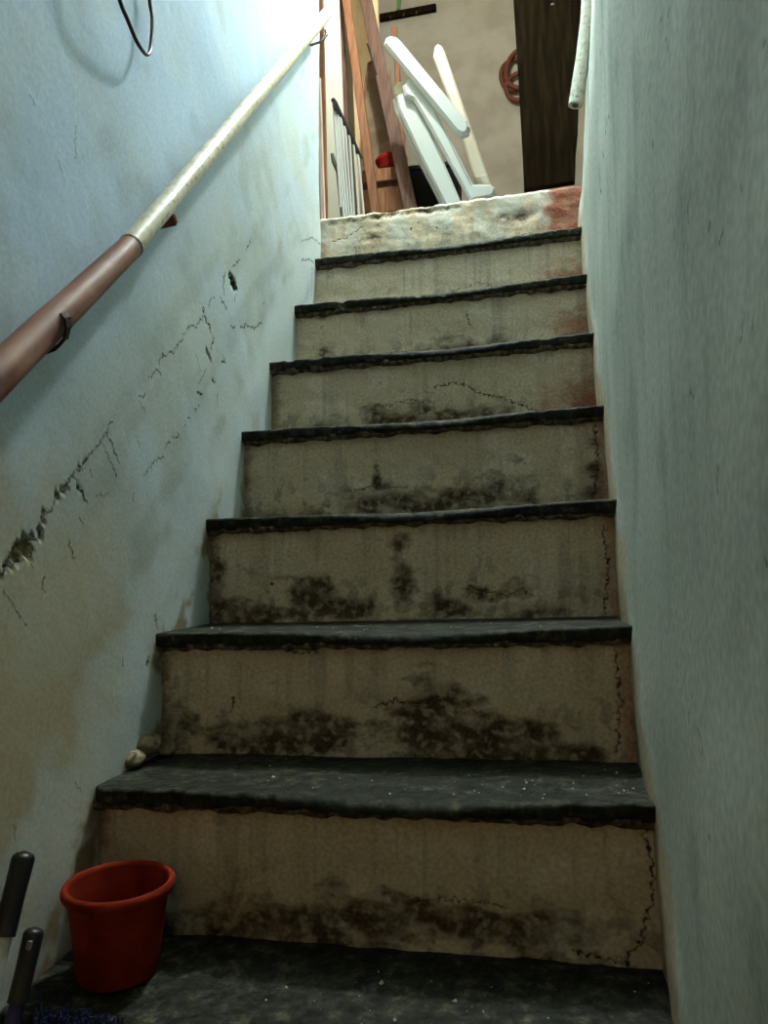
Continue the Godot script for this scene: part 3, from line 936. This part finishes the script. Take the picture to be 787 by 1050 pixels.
func landing() -> ArrayMesh:
	var s := st()
	bar(s, Vector3(-0.6, LAND + tip(-0.6) - 0.06, -3.44), Vector3(1.82, LAND + tip(1.82) - 0.06, -3.44), 1.98, 0.12, Vector3(0, 0, 1), 0.002)
	return s.commit()

func stairs() -> void:
	var s := thing("staircase", "steep flight of plastered steps with dark worn slate treads between two walls", "stairs")
	s.set_meta("kind", "structure")
	for n in range(-3, 9):
		make_riser(n, s)
		if n < 8:
			make_tread(n, s)
	# crumbs of fallen plaster on the treads
	var cr := st()
	for k in 150:
		var n: int = [0, 0, 1, 1, 1, 2][k % 6]
		var u := rng.randf()
		if n == 1:
			u = 1.0 - pow(rng.randf(), 1.8) * 0.75
		elif n == 0:
			u = 0.35 + 0.65 * rng.randf()
		var z := nosing_z(n) - 0.012 - rng.randf() * (G - 0.01)
		var x := 0.03 + u * (W - 0.05)
		var sz := 0.0009 + 0.0024 * pow(rng.randf(), 3.0)
		crumb(cr, Vector3(x, n * R + tip(x) + sz * 0.3 - 0.0015, z), sz)
	var o := part("plaster_crumbs", cr.commit(), mat(rgb(206, 200, 186), 0.95), s)
	o.set_meta("kind", "stuff")
	o.set_meta("label", "pale crumbs of fallen plaster")
	# lumps of broken plaster in the corner behind the first tread
	for l in [[0.004, 0.240, -1.252, 0.026], [0.006, 0.228, -1.205, 0.020], [0.026, 0.226, -1.288, 0.016]]:
		var p := PackedVector3Array()
		for jj in 11:
			var la := lerpf(-PI / 2.0, PI / 2.0, jj / 10.0)
			for ii in 17:
				var lo := TAU * (ii % 16) / 16.0
				var dv := Vector3(cos(la) * cos(lo), sin(la) * 0.75, cos(la) * sin(lo) * 1.2)
				p.append(Vector3(l[0], l[1], l[2]) + dv * l[3] * (1.0 + 0.5 * fb(dv.x * 8.0 + l[2] * 90.0, dv.y * 8.0 + dv.z * 5.0)))
		part("plaster_lump", grid(17, 11, p, PackedVector2Array(), true), tri(mat(Color.WHITE, 0.95), noise_tex(0.03, 5, [rgb(104, 94, 70), rgb(140, 132, 106), rgb(164, 158, 134)], [0.3, 0.55, 0.8], 256, 17), null, Vector3(6, 6, 6)), s)

func crumb(s: SurfaceTool, at: Vector3, r: float, _fine := 0) -> void:
	var v := []
	for k in 6:
		var d: Vector3 = [Vector3.RIGHT, Vector3.UP, Vector3.BACK, Vector3.LEFT, Vector3.DOWN, Vector3.FORWARD][k]
		v.append(at + d * r * (0.6 + 0.7 * rng.randf()) + Vector3(rng.randf() - 0.5, rng.randf() - 0.5, rng.randf() - 0.5) * r * 0.5)
	for f in [[0, 1, 2], [0, 2, 4], [0, 4, 5], [0, 5, 1], [3, 1, 2], [3, 2, 4], [3, 4, 5], [3, 5, 1]]:
		var a: Vector3 = v[f[0]]
		var b: Vector3 = v[f[1]]
		var c: Vector3 = v[f[2]]
		face(s, [a, b, c], (a + b + c) / 3.0 - at)

func handrail() -> void:
	var j := Vector3(0.062, 1.080, -1.082)
	var dir := (Vector3(0.062, 2.360, -2.255) - j).normalized()
	var low := (j - Vector3(0.062, 0.799, -0.790)).normalized()
	var t := thing("handrail", "round handrail on the blue wall, brown below and cream above, on iron brackets", "handrail", Vector3(0.0, 0.6, -0.6))
	# lower pole: brown, thicker downwards, with grooves along its underside
	var pts := []
	var rad := []
	for k in 40:
		pts.append(j + low * (-1.1 + 1.1 * k / 39.0))
		rad.append(0.0192 + 0.0115 * (1.0 - k / 39.0))
	var groove := func(an: float, run: float) -> float:
		var g := 1.0
		for q in [5.25, 5.72]:
			g -= 0.13 * exp(-pow((an - q) / 0.06, 2.0))
		g += 0.05 * sst(5.3, 5.6, an) * sst(5.95, 5.8, an)
		return g + 0.02 * n2(an * 6.0, run * 60.0)
	var lower := part("lower_pole", tube(pts, rad, 72, groove), tri(mat(Color.WHITE, 0.5), noise_tex(0.012, 5, [rgb(100, 66, 52), rgb(132, 92, 76), rgb(146, 106, 88), rgb(168, 132, 114)], [0.15, 0.45, 0.7, 0.95], 512, 71), noise_tex(0.05, 4, [], [], 256, 72), Vector3(2.5, 1.0, 1.0), 0.06), t)
	lower.set_meta("label", "brown wooden lower length")
	part("collar", tube([j - low * 0.001, j + low * 0.004], [0.0200], 32), M.iron, t)
	pts = []
	for k in 50:
		var q := k / 49.0
		pts.append(j + dir * (0.002 + 1.735 * q) + Vector3(0.0015 * n2(q * 40.0, 1.0), 0.002 * n2(q * 30.0, 9.0), 0))
	var upper := part("upper_pole", tube(pts, [0.0178], 40, func(an: float, run: float) -> float: return 1.0 + 0.03 * n2(an * 5.0, run * 40.0)), tri(mat(Color.WHITE, 0.28), noise_tex(0.03, 5, [rgb(108, 84, 62), rgb(196, 188, 162), rgb(214, 208, 184), rgb(222, 218, 198)], [0.12, 0.22, 0.5, 0.8], 512, 73), noise_tex(0.06, 4, [], [], 256, 74), Vector3(2.2, 2.2, 2.2), 0.06), t)
	upper.set_meta("label", "cream painted upper length with chipped paint")
	# brackets: a dark strap, a rusty stub and a wire hook
	var s := st()
	var at := Vector3(0.062, 0.890, -0.887)
	var arc := []
	for q in [[0.020, 0.012], [0.0262, 0.004], [0.0275, -0.008], [0.024, -0.022], [0.012, -0.034], [-0.008, -0.040], [-0.035, -0.040], [-0.066, -0.036]]:
		arc.append(at + Vector3(q[0], q[1], 0.004))
	for k in arc.size() - 1:
		bar(s, arc[k], arc[k + 1] + (arc[k + 1] - arc[k]) * 0.06, 0.012, 0.0045, low, 0.001)
	part("bracket", s.commit(), M.iron, t).set_meta("label", "dark iron strap bracket")
	s = st()
	bar(s, Vector3(-0.004, 1.195, -1.243), Vector3(0.055, 1.205, -1.25), 0.016, 0.02, dir, 0.003)
	part("bracket", s.commit(), mat(rgb(104, 66, 50), 0.8), t).set_meta("label", "rusty bracket stub")
	part("bracket", tube([Vector3(-0.004, 2.215, -2.175), Vector3(0.03, 2.208, -2.185), Vector3(0.062, 2.222, -2.195), Vector3(0.075, 2.25, -2.205), Vector3(0.07, 2.268, -2.21)], [0.0045], 10), mat(rgb(96, 92, 84), 0.5, 0.5), t).set_meta("label", "grey wire bracket")

func cable() -> void:
	var c := Curve3D.new()
	c.bake_interval = 0.01
	for q in [Vector3(0.046, 2.05, -0.96), Vector3(0.046, 1.66, -1.005), Vector3(0.045, 1.530, -1.050), Vector3(0.044, 1.496, -1.072), Vector3(0.041, 1.486, -1.100), Vector3(0.037, 1.474, -1.137), Vector3(0.033, 1.477, -1.172), Vector3(0.029, 1.495, -1.194), Vector3(0.025, 1.525, -1.207), Vector3(0.022, 1.578, -1.215), Vector3(0.018, 1.612, -1.211), Vector3(0.018, 1.70, -1.19), Vector3(0.03, 2.05, -1.10)]:
		c.add_point(q)
	for i in range(1, c.point_count - 1):
		var d := (c.get_point_position(i + 1) - c.get_point_position(i - 1)) / 6.0
		c.set_point_in(i, -d)
		c.set_point_out(i, d)
	var t := thing("cable", "dark loop of cable hanging in front of the blue wall above the handrail", "cable", Vector3(0.03, 2.05, -1.07))
	part("wire", tube(Array(c.get_baked_points()), [0.0036], 12), mat(rgb(38, 30, 38), 0.45), t)
	part("clip", block(Vector3(-0.004, 2.02, -1.12), Vector3(0.042, 2.07, -0.95), 0.003), M.white_plastic, t)

func glow(c: Color, k: float) -> StandardMaterial3D:
	var m := mat(Color.WHITE, 0.3)
	m.emission_enabled = true
	m.emission = c
	m.emission_energy_multiplier = k
	return m

func bulb_light(parent: Node3D, c: Color, energy: float, size: float) -> void:
	var l := OmniLight3D.new()
	l.name = "bulb_light"
	l.light_color = c
	l.light_energy = energy
	l.light_size = size
	l.omni_range = 14.0
	l.omni_attenuation = 2.0
	l.shadow_enabled = true
	parent.add_child(l)

func lamp() -> void:
	# cool globe on the wall over the stair head, above the frame
	var t := thing("wall_lamp", "cool white globe lamp on the wall above the head of the stair", "lamp", Vector3(0.61, 3.25, -2.28))
	part("globe", lathe([Vector2(0.001, -0.052), Vector2(0.026, -0.045), Vector2(0.045, -0.026), Vector2(0.052, 0.0), Vector2(0.045, 0.026), Vector2(0.026, 0.045), Vector2(0.001, 0.052)], 28), glow(STAIR_LIGHT, 5.0), t, false)
	part("wall_plate", one_bar(Vector3(0, 0, -0.053), Vector3(0, 0, -0.078), 0.12, 0.12, Vector3.RIGHT, 0.006), M.white_plastic, t, false)
	bulb_light(t, STAIR_LIGHT, STAIR_ENERGY, 0.05)
	# bulb of the store room
	var at := Vector3(0.20, 3.35, -2.54)
	t = thing("hanging_lamp", "bare warm white bulb hanging from the store room ceiling", "lamp", at)
	part("bulb", lathe([Vector2(0.001, -0.038), Vector2(0.016, -0.034), Vector2(0.028, -0.022), Vector2(0.033, -0.004), Vector2(0.030, 0.014), Vector2(0.020, 0.034), Vector2(0.014, 0.05), Vector2(0.001, 0.052)], 24), glow(ROOM_LIGHT, 5.0), t, false)
	part("socket", lathe([Vector2(0.001, 0.052), Vector2(0.017, 0.052), Vector2(0.018, 0.09), Vector2(0.008, 0.10), Vector2(0.001, 0.101)], 20), M.black_plastic, t, false)
	part("cord", tube([Vector3(0, 0.10, 0), Vector3(0.004, 0.4, 0), Vector3(0, CEIL - at.y, 0)], [0.003], 8), M.black_plastic, t, false)
	bulb_light(t, ROOM_LIGHT, ROOM_ENERGY, 0.033)

func foot_of_stair() -> void:
	# flower pot on the lowest tread in view
	var clay := tri(mat(Color.WHITE, 0.72), noise_tex(0.02, 4, [rgb(108, 30, 14), rgb(124, 38, 19), rgb(138, 46, 26)], [0.25, 0.5, 0.8], 256, 81), null, Vector3(3, 3, 3))
	var y0 := tip(0.112) + 0.001
	var t := thing("flower_pot", "empty terracotta orange plastic flower pot on the lowest step", "flower pot", Vector3(0.112, y0, -0.990))
	part("body", lathe([Vector2(0.001, 0.0), Vector2(0.052, 0.0), Vector2(0.055, 0.004), Vector2(0.0575, 0.03), Vector2(0.068, 0.113), Vector2(0.0685, 0.118), Vector2(0.0655, 0.118), Vector2(0.055, 0.03), Vector2(0.052, 0.008), Vector2(0.001, 0.007)], 56), clay, t, false)
	var rim := []
	for k in 17:
		var an := lerpf(PI * 1.1, -PI * 0.9, k / 16.0)
		rim.append(Vector2(0.0715 + cos(an) * 0.0055, 0.118 + sin(an) * 0.008))
	rim.reverse()
	part("rim", lathe(rim, 56), clay, t, false)
	# two long handles leaning on the left wall
	brush("mop", "white pole with black grip, the higher of two handles against the left wall", "mop", Vector3(0.034, 0.190, -0.893), Vector3(0.034, -0.425, -0.640), 0.0145, 0.098, rgb(206, 206, 198), rgb(190, 188, 178), false)
	brush("broom", "dark blue broom handle with black grip and hanging hole, lower of two handles", "broom", Vector3(0.066, 0.106, -0.873), Vector3(0.066, -0.425, -0.657), 0.0125, 0.082, rgb(52, 50, 98), rgb(44, 52, 82), true, -0.011, 0.13)
	# blue bristles that just reach up past the edge of the tread
	var b := thing("scrubbing_brush", "scrubbing brush with dark blue bristles below the edge of the lowest step", "brush", Vector3(0.125, -R, -0.852))
	part("block", block(Vector3(0.080, -R + tip(0.12) + 0.001, -0.868), Vector3(0.205, -0.022, -0.838), 0.006), mat(rgb(40, 42, 60), 0.5), b)
	var s := st()
	for k in 170:
		var p := Vector3(0.085 + rng.randf() * 0.11, -0.024, -0.865 + rng.randf() * 0.024)
		var q := p + Vector3((rng.randf() - 0.5) * 0.016, 0.030 + rng.randf() * 0.016, (rng.randf() - 0.5) * 0.014)
		bar(s, p, q, 0.002, 0.002, Vector3.RIGHT, 0.0004)
	part("bristles", s.commit(), mat(rgb(44, 54, 84), 0.7), b).set_meta("kind", "stuff")

func brush(called: String, label: String, category: String, top: Vector3, foot: Vector3, r: float, grip: float, pole: Color, hair: Color, slot: bool, x0 := -0.022, x1 := 0.012) -> void:
	var d := (foot - top).normalized()
	var t := thing(called, label, category, foot)
	part("pole", tube([top + d * (grip - 0.01), foot], [r * 0.74], 20), mat(pole, 0.4), t)
	var pts := []
	var rr := []
	for k in 7:
		var an := k / 6.0 * PI / 2.0
		pts.append(top + d * (r * 0.7 * (1.0 - cos(PI / 2.0 - an))  * 0.0 + r * 0.7 * sin(an) ))
		rr.append(maxf(0.001, r * sin(acos(clampf(1.0 - sin(an), 0.0, 1.0)))))
	pts.append(top + d * grip * 0.55)
	rr.append(r * 0.94)
	pts.append(top + d * grip)
	rr.append(r * 0.98)
	part("grip", tube(pts, rr, 24), M.black_plastic, t)
	if slot:
		var m := top + d * 0.017 + Vector3(0.35, 0.1, 0.93).normalized() * r * 0.86
		part("hanging_hole", one_bar(m - d * 0.006, m + d * 0.006, 0.008, 0.006, Vector3.RIGHT, 0.002), mat(rgb(120, 120, 118), 0.5), t)
	part("head", block(Vector3(foot.x + x0, foot.y + 0.035, foot.z - 0.01), Vector3(foot.x + x1, foot.y + 0.075, foot.z + 0.03), 0.006), mat(pole.darkened(0.2), 0.5), t)
	var s := st()
	for k in 60:
		var p := Vector3(foot.x + x0 + 0.004 + rng.randf() * (x1 - x0 - 0.008), foot.y + 0.037, foot.z - 0.006 + rng.randf() * 0.032)
		bar(s, p, Vector3(p.x + (rng.randf() - 0.5) * 0.006, foot.y - 0.018 + tip(p.x), p.z + (rng.randf() - 0.5) * 0.01), 0.003, 0.003, Vector3.RIGHT, 0.0005)
	part("bristles", s.commit(), mat(hair, 0.7), t).set_meta("kind", "stuff")

func upper_room() -> void:
	var fl := LAND
	# folded white chair propped at the head of the stair
	var ch := thing("folding_chair", "white plastic folding chair, folded and propped up at the stair head", "chair", Vector3(0.42, fl, -3.06))
	part("back_slat", slab_of(OUTLINE.slat, 0.045, 0.012), M.white_plastic, ch)
	part("rear_leg", slab_of(down(OUTLINE.back_leg, fl, 2.06, 0.42), 0.04, 0.008), M.cream_plastic, ch).set_meta("label", "cream coloured rear leg")
	part("foot_cap", slab_of(OUTLINE.back_leg_foot, 0.046, 0.006), M.cream_plastic, ch)
	part("front_leg", slab_of(down(OUTLINE.front_leg, fl, 2.00, 0.42), 0.045, 0.010), M.white_plastic, ch)
	part("front_leg", slab_of(down(OUTLINE.rear_leg, fl, 2.00, 0.42), 0.045, 0.010), M.white_plastic, ch)
	part("side_rail", slab_of(down(OUTLINE.side_rail, fl, 2.00, 0.42), 0.035, 0.006), M.white_plastic, ch)
	part("hinge", slab_of(OUTLINE.hinge_cap, 0.05, 0.008), M.cream_plastic, ch)
	for q in [[Vector3(0.43, 2.04, -3.09), Vector3(0.50, 2.03, -3.11)]]:
		part("cross_bar", one_bar(q[0], q[1], 0.03, 0.05, Vector3.UP, 0.004), M.white_plastic, ch)

	# dark door leaf at the right
	var dr := thing("plank_door", "dark brown weathered wooden door board at the right of the stair head", "door", Vector3(0.76, fl, -2.45))
	part("leaf", slab_of(OUTLINE.door, 0.03, 0.003), M.dark_wood, dr)
	part("nail", lathe([Vector2(0.001, -0.003), Vector2(0.006, -0.002), Vector2(0.007, 0.001), Vector2(0.001, 0.003)], 12, Vector3(0.786, 2.402, -2.434)), mat(rgb(150, 146, 138), 0.4, 0.6), dr)
	part("leaf_top", one_bar(Vector3(0.785, 2.60, -2.45), Vector3(0.80, 3.75, -2.45), 0.25, 0.03, Vector3.RIGHT, 0.003), M.dark_wood, dr)
	# white painted pipe end at the corner of the right wall
	var pp := thing("pipe", "stub of white painted pipe hanging at the corner of the right wall", "pipe", Vector3(0.888, 2.313, -2.2))
	part("casing", tube([LINE.pipe[0] + Vector3(0.02, 0.3, 0), LINE.pipe[0], LINE.pipe[1], LINE.pipe[2], LINE.pipe[3]], [0.020, 0.020, 0.019, 0.020, 0.021], 18, func(an: float, run: float) -> float: return 1.0 + 0.12 * n2(an * 8.0, run * 60.0)), tri(mat(Color.WHITE, 0.8), noise_tex(0.04, 5, [rgb(90, 90, 80), rgb(176, 176, 162), rgb(192, 193, 180)], [0.1, 0.28, 0.8], 256, 91), null, Vector3(4, 4, 4)), pp)
	var e: Vector3 = LINE.pipe[3]
	part("bore", tube([e + Vector3(0.002, 0.01, 0.0), e + Vector3(-0.0006, -0.003, 0.0005)], [0.009], 14), mat(rgb(92, 86, 76), 0.9), pp)

	# timber leaning at the left
	var long_wood := [
		["wooden_beam", LINE.beam_wide, 0.060, 0.03, M.brown_wood, "wide brown wooden beam leaning beside the white chair"],
		["wooden_beam", LINE.beam_narrow, 0.040, 0.03, M.oak, "orange brown wooden beam leaning behind the drying rack"],
		["wooden_strip", LINE.strip_dark, 0.030, 0.02, M.brown_wood, "dark brown wooden strip standing against the cream wall"],
		["wooden_strip", LINE.mold_brown, 0.018, 0.014, M.oak, "thin brown wooden strip standing just behind the blue wall's corner"],
		["wooden_strip", LINE.mold_pink, 0.018, 0.012, M.pale_wood, "short pale pinkish wooden strip at the corner of the blue wall"],
		["wooden_stick", LINE.stick, 0.028, 0.02, M.oak, "reddish brown wooden stick standing behind the white chair"],
	]
	for l in long_wood:
		var a: Vector3 = l[1][0]
		var b: Vector3 = l[1][-1]
		var d := (b - a).normalized()
		b = a + d * ((a.y - fl - tip(b.x) - 0.004) / -d.y)
		var t := thing(l[0], l[5], "timber", b, "timber leaning in the store room")
		part("timber", one_bar(a, b, l[2], l[3], Vector3.RIGHT, 0.003), l[4], t)
		if l[1] == LINE.beam_wide:
			part("stay", one_bar(LINE.stay[0], LINE.stay[1], 0.008, 0.012, Vector3.RIGHT, 0.002), M.iron, t).set_meta("label", "thin dark metal stay")
	var bd := thing("plywood_board", "amber plywood board standing against the far wall behind the beams", "board", Vector3(-0.13, fl, -3.75))
	part("sheet", slab_of(down(OUTLINE.board_amber, fl), 0.012, 0.002), tri(mat(Color.WHITE, 0.6), noise_tex(0.02, 4, [rgb(226, 196, 148), rgb(234, 206, 160), rgb(238, 212, 170)], [0.25, 0.5, 0.8], 256, 93), null, Vector3(3, 0.6, 3)), bd)
	bd = thing("cream_board", "tall cream painted board leaning behind the folded drying rack", "board", Vector3(-0.18, fl, -3.2))
	part("sheet", slab_of(down(OUTLINE.board_cream, fl, 2.2), 0.014, 0.002), mat(rgb(214, 216, 198), 0.6), bd)
	bd = thing("cardboard_sheet", "grey brown board with a curved edge leaning between the two beams", "board", Vector3(-0.04, fl, -3.55))
	part("sheet", slab_of(down(OUTLINE.board_grey, fl), 0.010, 0.002), tri(mat(Color.WHITE, 0.8), noise_tex(0.01, 4, [rgb(120, 104, 84), rgb(140, 122, 100)], [0.3, 0.7], 256, 94), null, Vector3(2, 2, 2)), bd)
	part("edging", tube([Vector3(-0.064, 3.097, -3.542), Vector3(-0.089, 3.087, -3.542), Vector3(-0.106, 2.96, -3.542), Vector3(-0.122, 2.824, -3.542), Vector3(-0.115, 2.56, -3.542)], [0.006], 8), M.oak, bd)

	# folded drying rack
	var rk := thing("drying_rack", "folded drying rack with white rods and a black frame beside the timber", "drying rack", Vector3(-0.04, fl, -2.87))
	part("top_rail", tube(LINE.rack_top, [0.009], 10), M.black_plastic, rk)
	part("end_rail", tube(LINE.rack_low, [0.007, 0.009, 0.007, 0.005], 10), mat(rgb(84, 92, 84), 0.5), rk)
	var rod := mat(rgb(232, 236, 232), 0.35)
	for k in 8:
		var q := (k + 0.3) / 8.0
		var a: Vector3 = along(LINE.rack_top, q)
		var b: Vector3 = along(LINE.rack_bottom, q)
		b = a + (b - a) * ((a.y - fl - 0.03) / (a.y - b.y))
		part("rod", tube([a, b], [0.0052], 8), rod, rk)
	for k in 3:
		var a: Vector3 = along(LINE.rack_top, 0.05 + 0.12 * k) + Vector3(0.004, -0.03, 0.012)
		part("hook", tube([a + Vector3(0, 0.03, 0), a + Vector3(0.003, -0.012, 0)], [0.004], 8), M.black_plastic, rk)
	var bl := Vector3(-0.045, fl + 0.012, -2.82)
	part("foot_rail", tube([bl, Vector3(0.06, fl + 0.014, -2.89)], [0.008], 10), M.black_plastic, rk)

	# crates and dark things on the floor behind
	var cr := thing("drawer_unit", "brown wooden drawer unit on the floor between the two beams", "drawers", Vector3(0.02, fl, -3.45))
	part("carcass", block(Vector3(-0.086, fl + tip(0) + 0.001, -3.50), Vector3(0.128, 2.432, -3.372), 0.003), M.brown_wood, cr)
	for q in [[2.425, 2.362, 0.108], [2.328, 2.21, 0.126], [2.19, 2.07, 0.126], [2.05, 1.93, 0.126], [1.91, 1.79, 0.126]]:
		part("drawer_front", block(Vector3(-0.084, q[1], -3.372), Vector3(q[2], q[0], -3.352), 0.003), M.crate_wood, cr)
	var kb := thing("wood_block", "small orange wooden block beside the wide beam on the drawer unit", "block", Vector3(0.105, 2.433, -3.40))
	part("piece", block(Vector3(0.088, 2.433, -3.42), Vector3(0.126, 2.50, -3.38), 0.003), M.oak, kb)
	var rd := thing("red_bundle", "small dark red cloth bundle lying on the drawer unit behind the beam", "cloth", Vector3(0.05, 2.433, -3.5))
	var prof := []
	for k in 13:
		var an := lerpf(-PI / 2.0, PI / 2.0, k / 12.0)
		prof.append(Vector2(maxf(0.001, 0.066 * cos(an) * (1.0 + 0.12 * sin(an * 5.0))), 0.055 * sin(an)))
	part("cloth", lathe(prof, 24, Vector3(0.035, 2.488, -3.44)), mat(rgb(150, 40, 36), 0.85), rd)
	var bx := thing("black_box", "black box standing in the dark under the folded white chair", "box", Vector3(0.25, fl, -3.4))
	part("carton", block(Vector3(0.145, fl + tip(0.25) + 0.002, -3.48), Vector3(0.375, 2.36, -3.29), 0.006), mat(rgb(22, 20, 18), 0.7), bx)
	part("lid", block(Vector3(0.14, 2.36, -3.485), Vector3(0.38, 2.385, -3.285), 0.005), mat(rgb(30, 27, 24), 0.6), bx)

	# on the far wall
	var bt := thing("wall_batten", "dark brown wooden batten with small hooks fixed to the far beige wall", "batten", Vector3(-0.02, 3.98, -4.39))
	part("rail", one_bar(LINE.batten[0] - Vector3(0, 0, 0.003), LINE.batten[1] - Vector3(0, 0, 0.003), 0.045, 0.025, Vector3.UP, 0.003), M.dark_wood, bt)
	for k in 3:
		var c: Vector3 = LINE.batten[0].lerp(LINE.batten[1], 0.2 + 0.23 * k)
		part("hook", tube([c + Vector3(0, -0.01, 0.01), c + Vector3(0, -0.028, 0.016), c + Vector3(0.004, -0.036, 0.026), c + Vector3(0.006, -0.028, 0.034)], [0.004], 8), mat(rgb(90, 78, 66), 0.5, 0.4), bt)
	var gr := thing("green_ribbon", "short green ribbon hanging on the far wall above the dark batten", "ribbon", Vector3(-0.08, 4.05, -4.39))
	var g := st()
	bar(g, LINE.green[0] + Vector3(0.008, 0.05, -0.006), LINE.green[1] + Vector3(0, 0.0, -0.006), 0.026, 0.006, Vector3.RIGHT, 0.002)
	part("strip", g.commit(), mat(rgb(110, 140, 84), 0.8), gr)
	var rp := thing("rope_coil", "brown coil of hose hanging on the far wall, half hidden by the door", "hose", Vector3(0.63, 3.62, -4.385))
	for l in [[Vector3(0.622, 3.468, -4.372), 0.082, 0.098, 0.15], [Vector3(0.650, 3.385, -4.362), 0.082, 0.085, 0.5], [Vector3(0.668, 3.49, -4.352), 0.095, 0.125, -0.3]]:
		var ring := []
		for k in 36:
			var an := TAU * k / 36.0
			var v := Vector2(cos(an) * l[1], sin(an) * l[2]).rotated(l[3])
			ring.append(l[0] + Vector3(v.x, v.y, 0.004 * sin(an * 3.0)))
		part("loop", tube(ring, [0.0145], 10, null, true), mat(rgb(104, 58, 42), 0.55), rp)
	part("peg", tube([Vector3(0.65, 3.60, -4.405), Vector3(0.65, 3.61, -4.34)], [0.007], 8), M.iron, rp)

func down(outline: Array, y: float, below := 2.3, lean := 0.0) -> Array:
	# let a standing sheet reach the floor
	var o := outline.duplicate()
	for i in range(2, o.size(), 2):
		if o[i] < below:
			o[i - 1] += (o[i] - y) * lean
			o[i] = y + tip(o[i - 1]) + 0.001
	return o

func along(pts: Array, q: float) -> Vector3:
	var k := clampf(q, 0.0, 0.9999) * (pts.size() - 1)
	return pts[int(k)].lerp(pts[int(k) + 1], k - int(k))
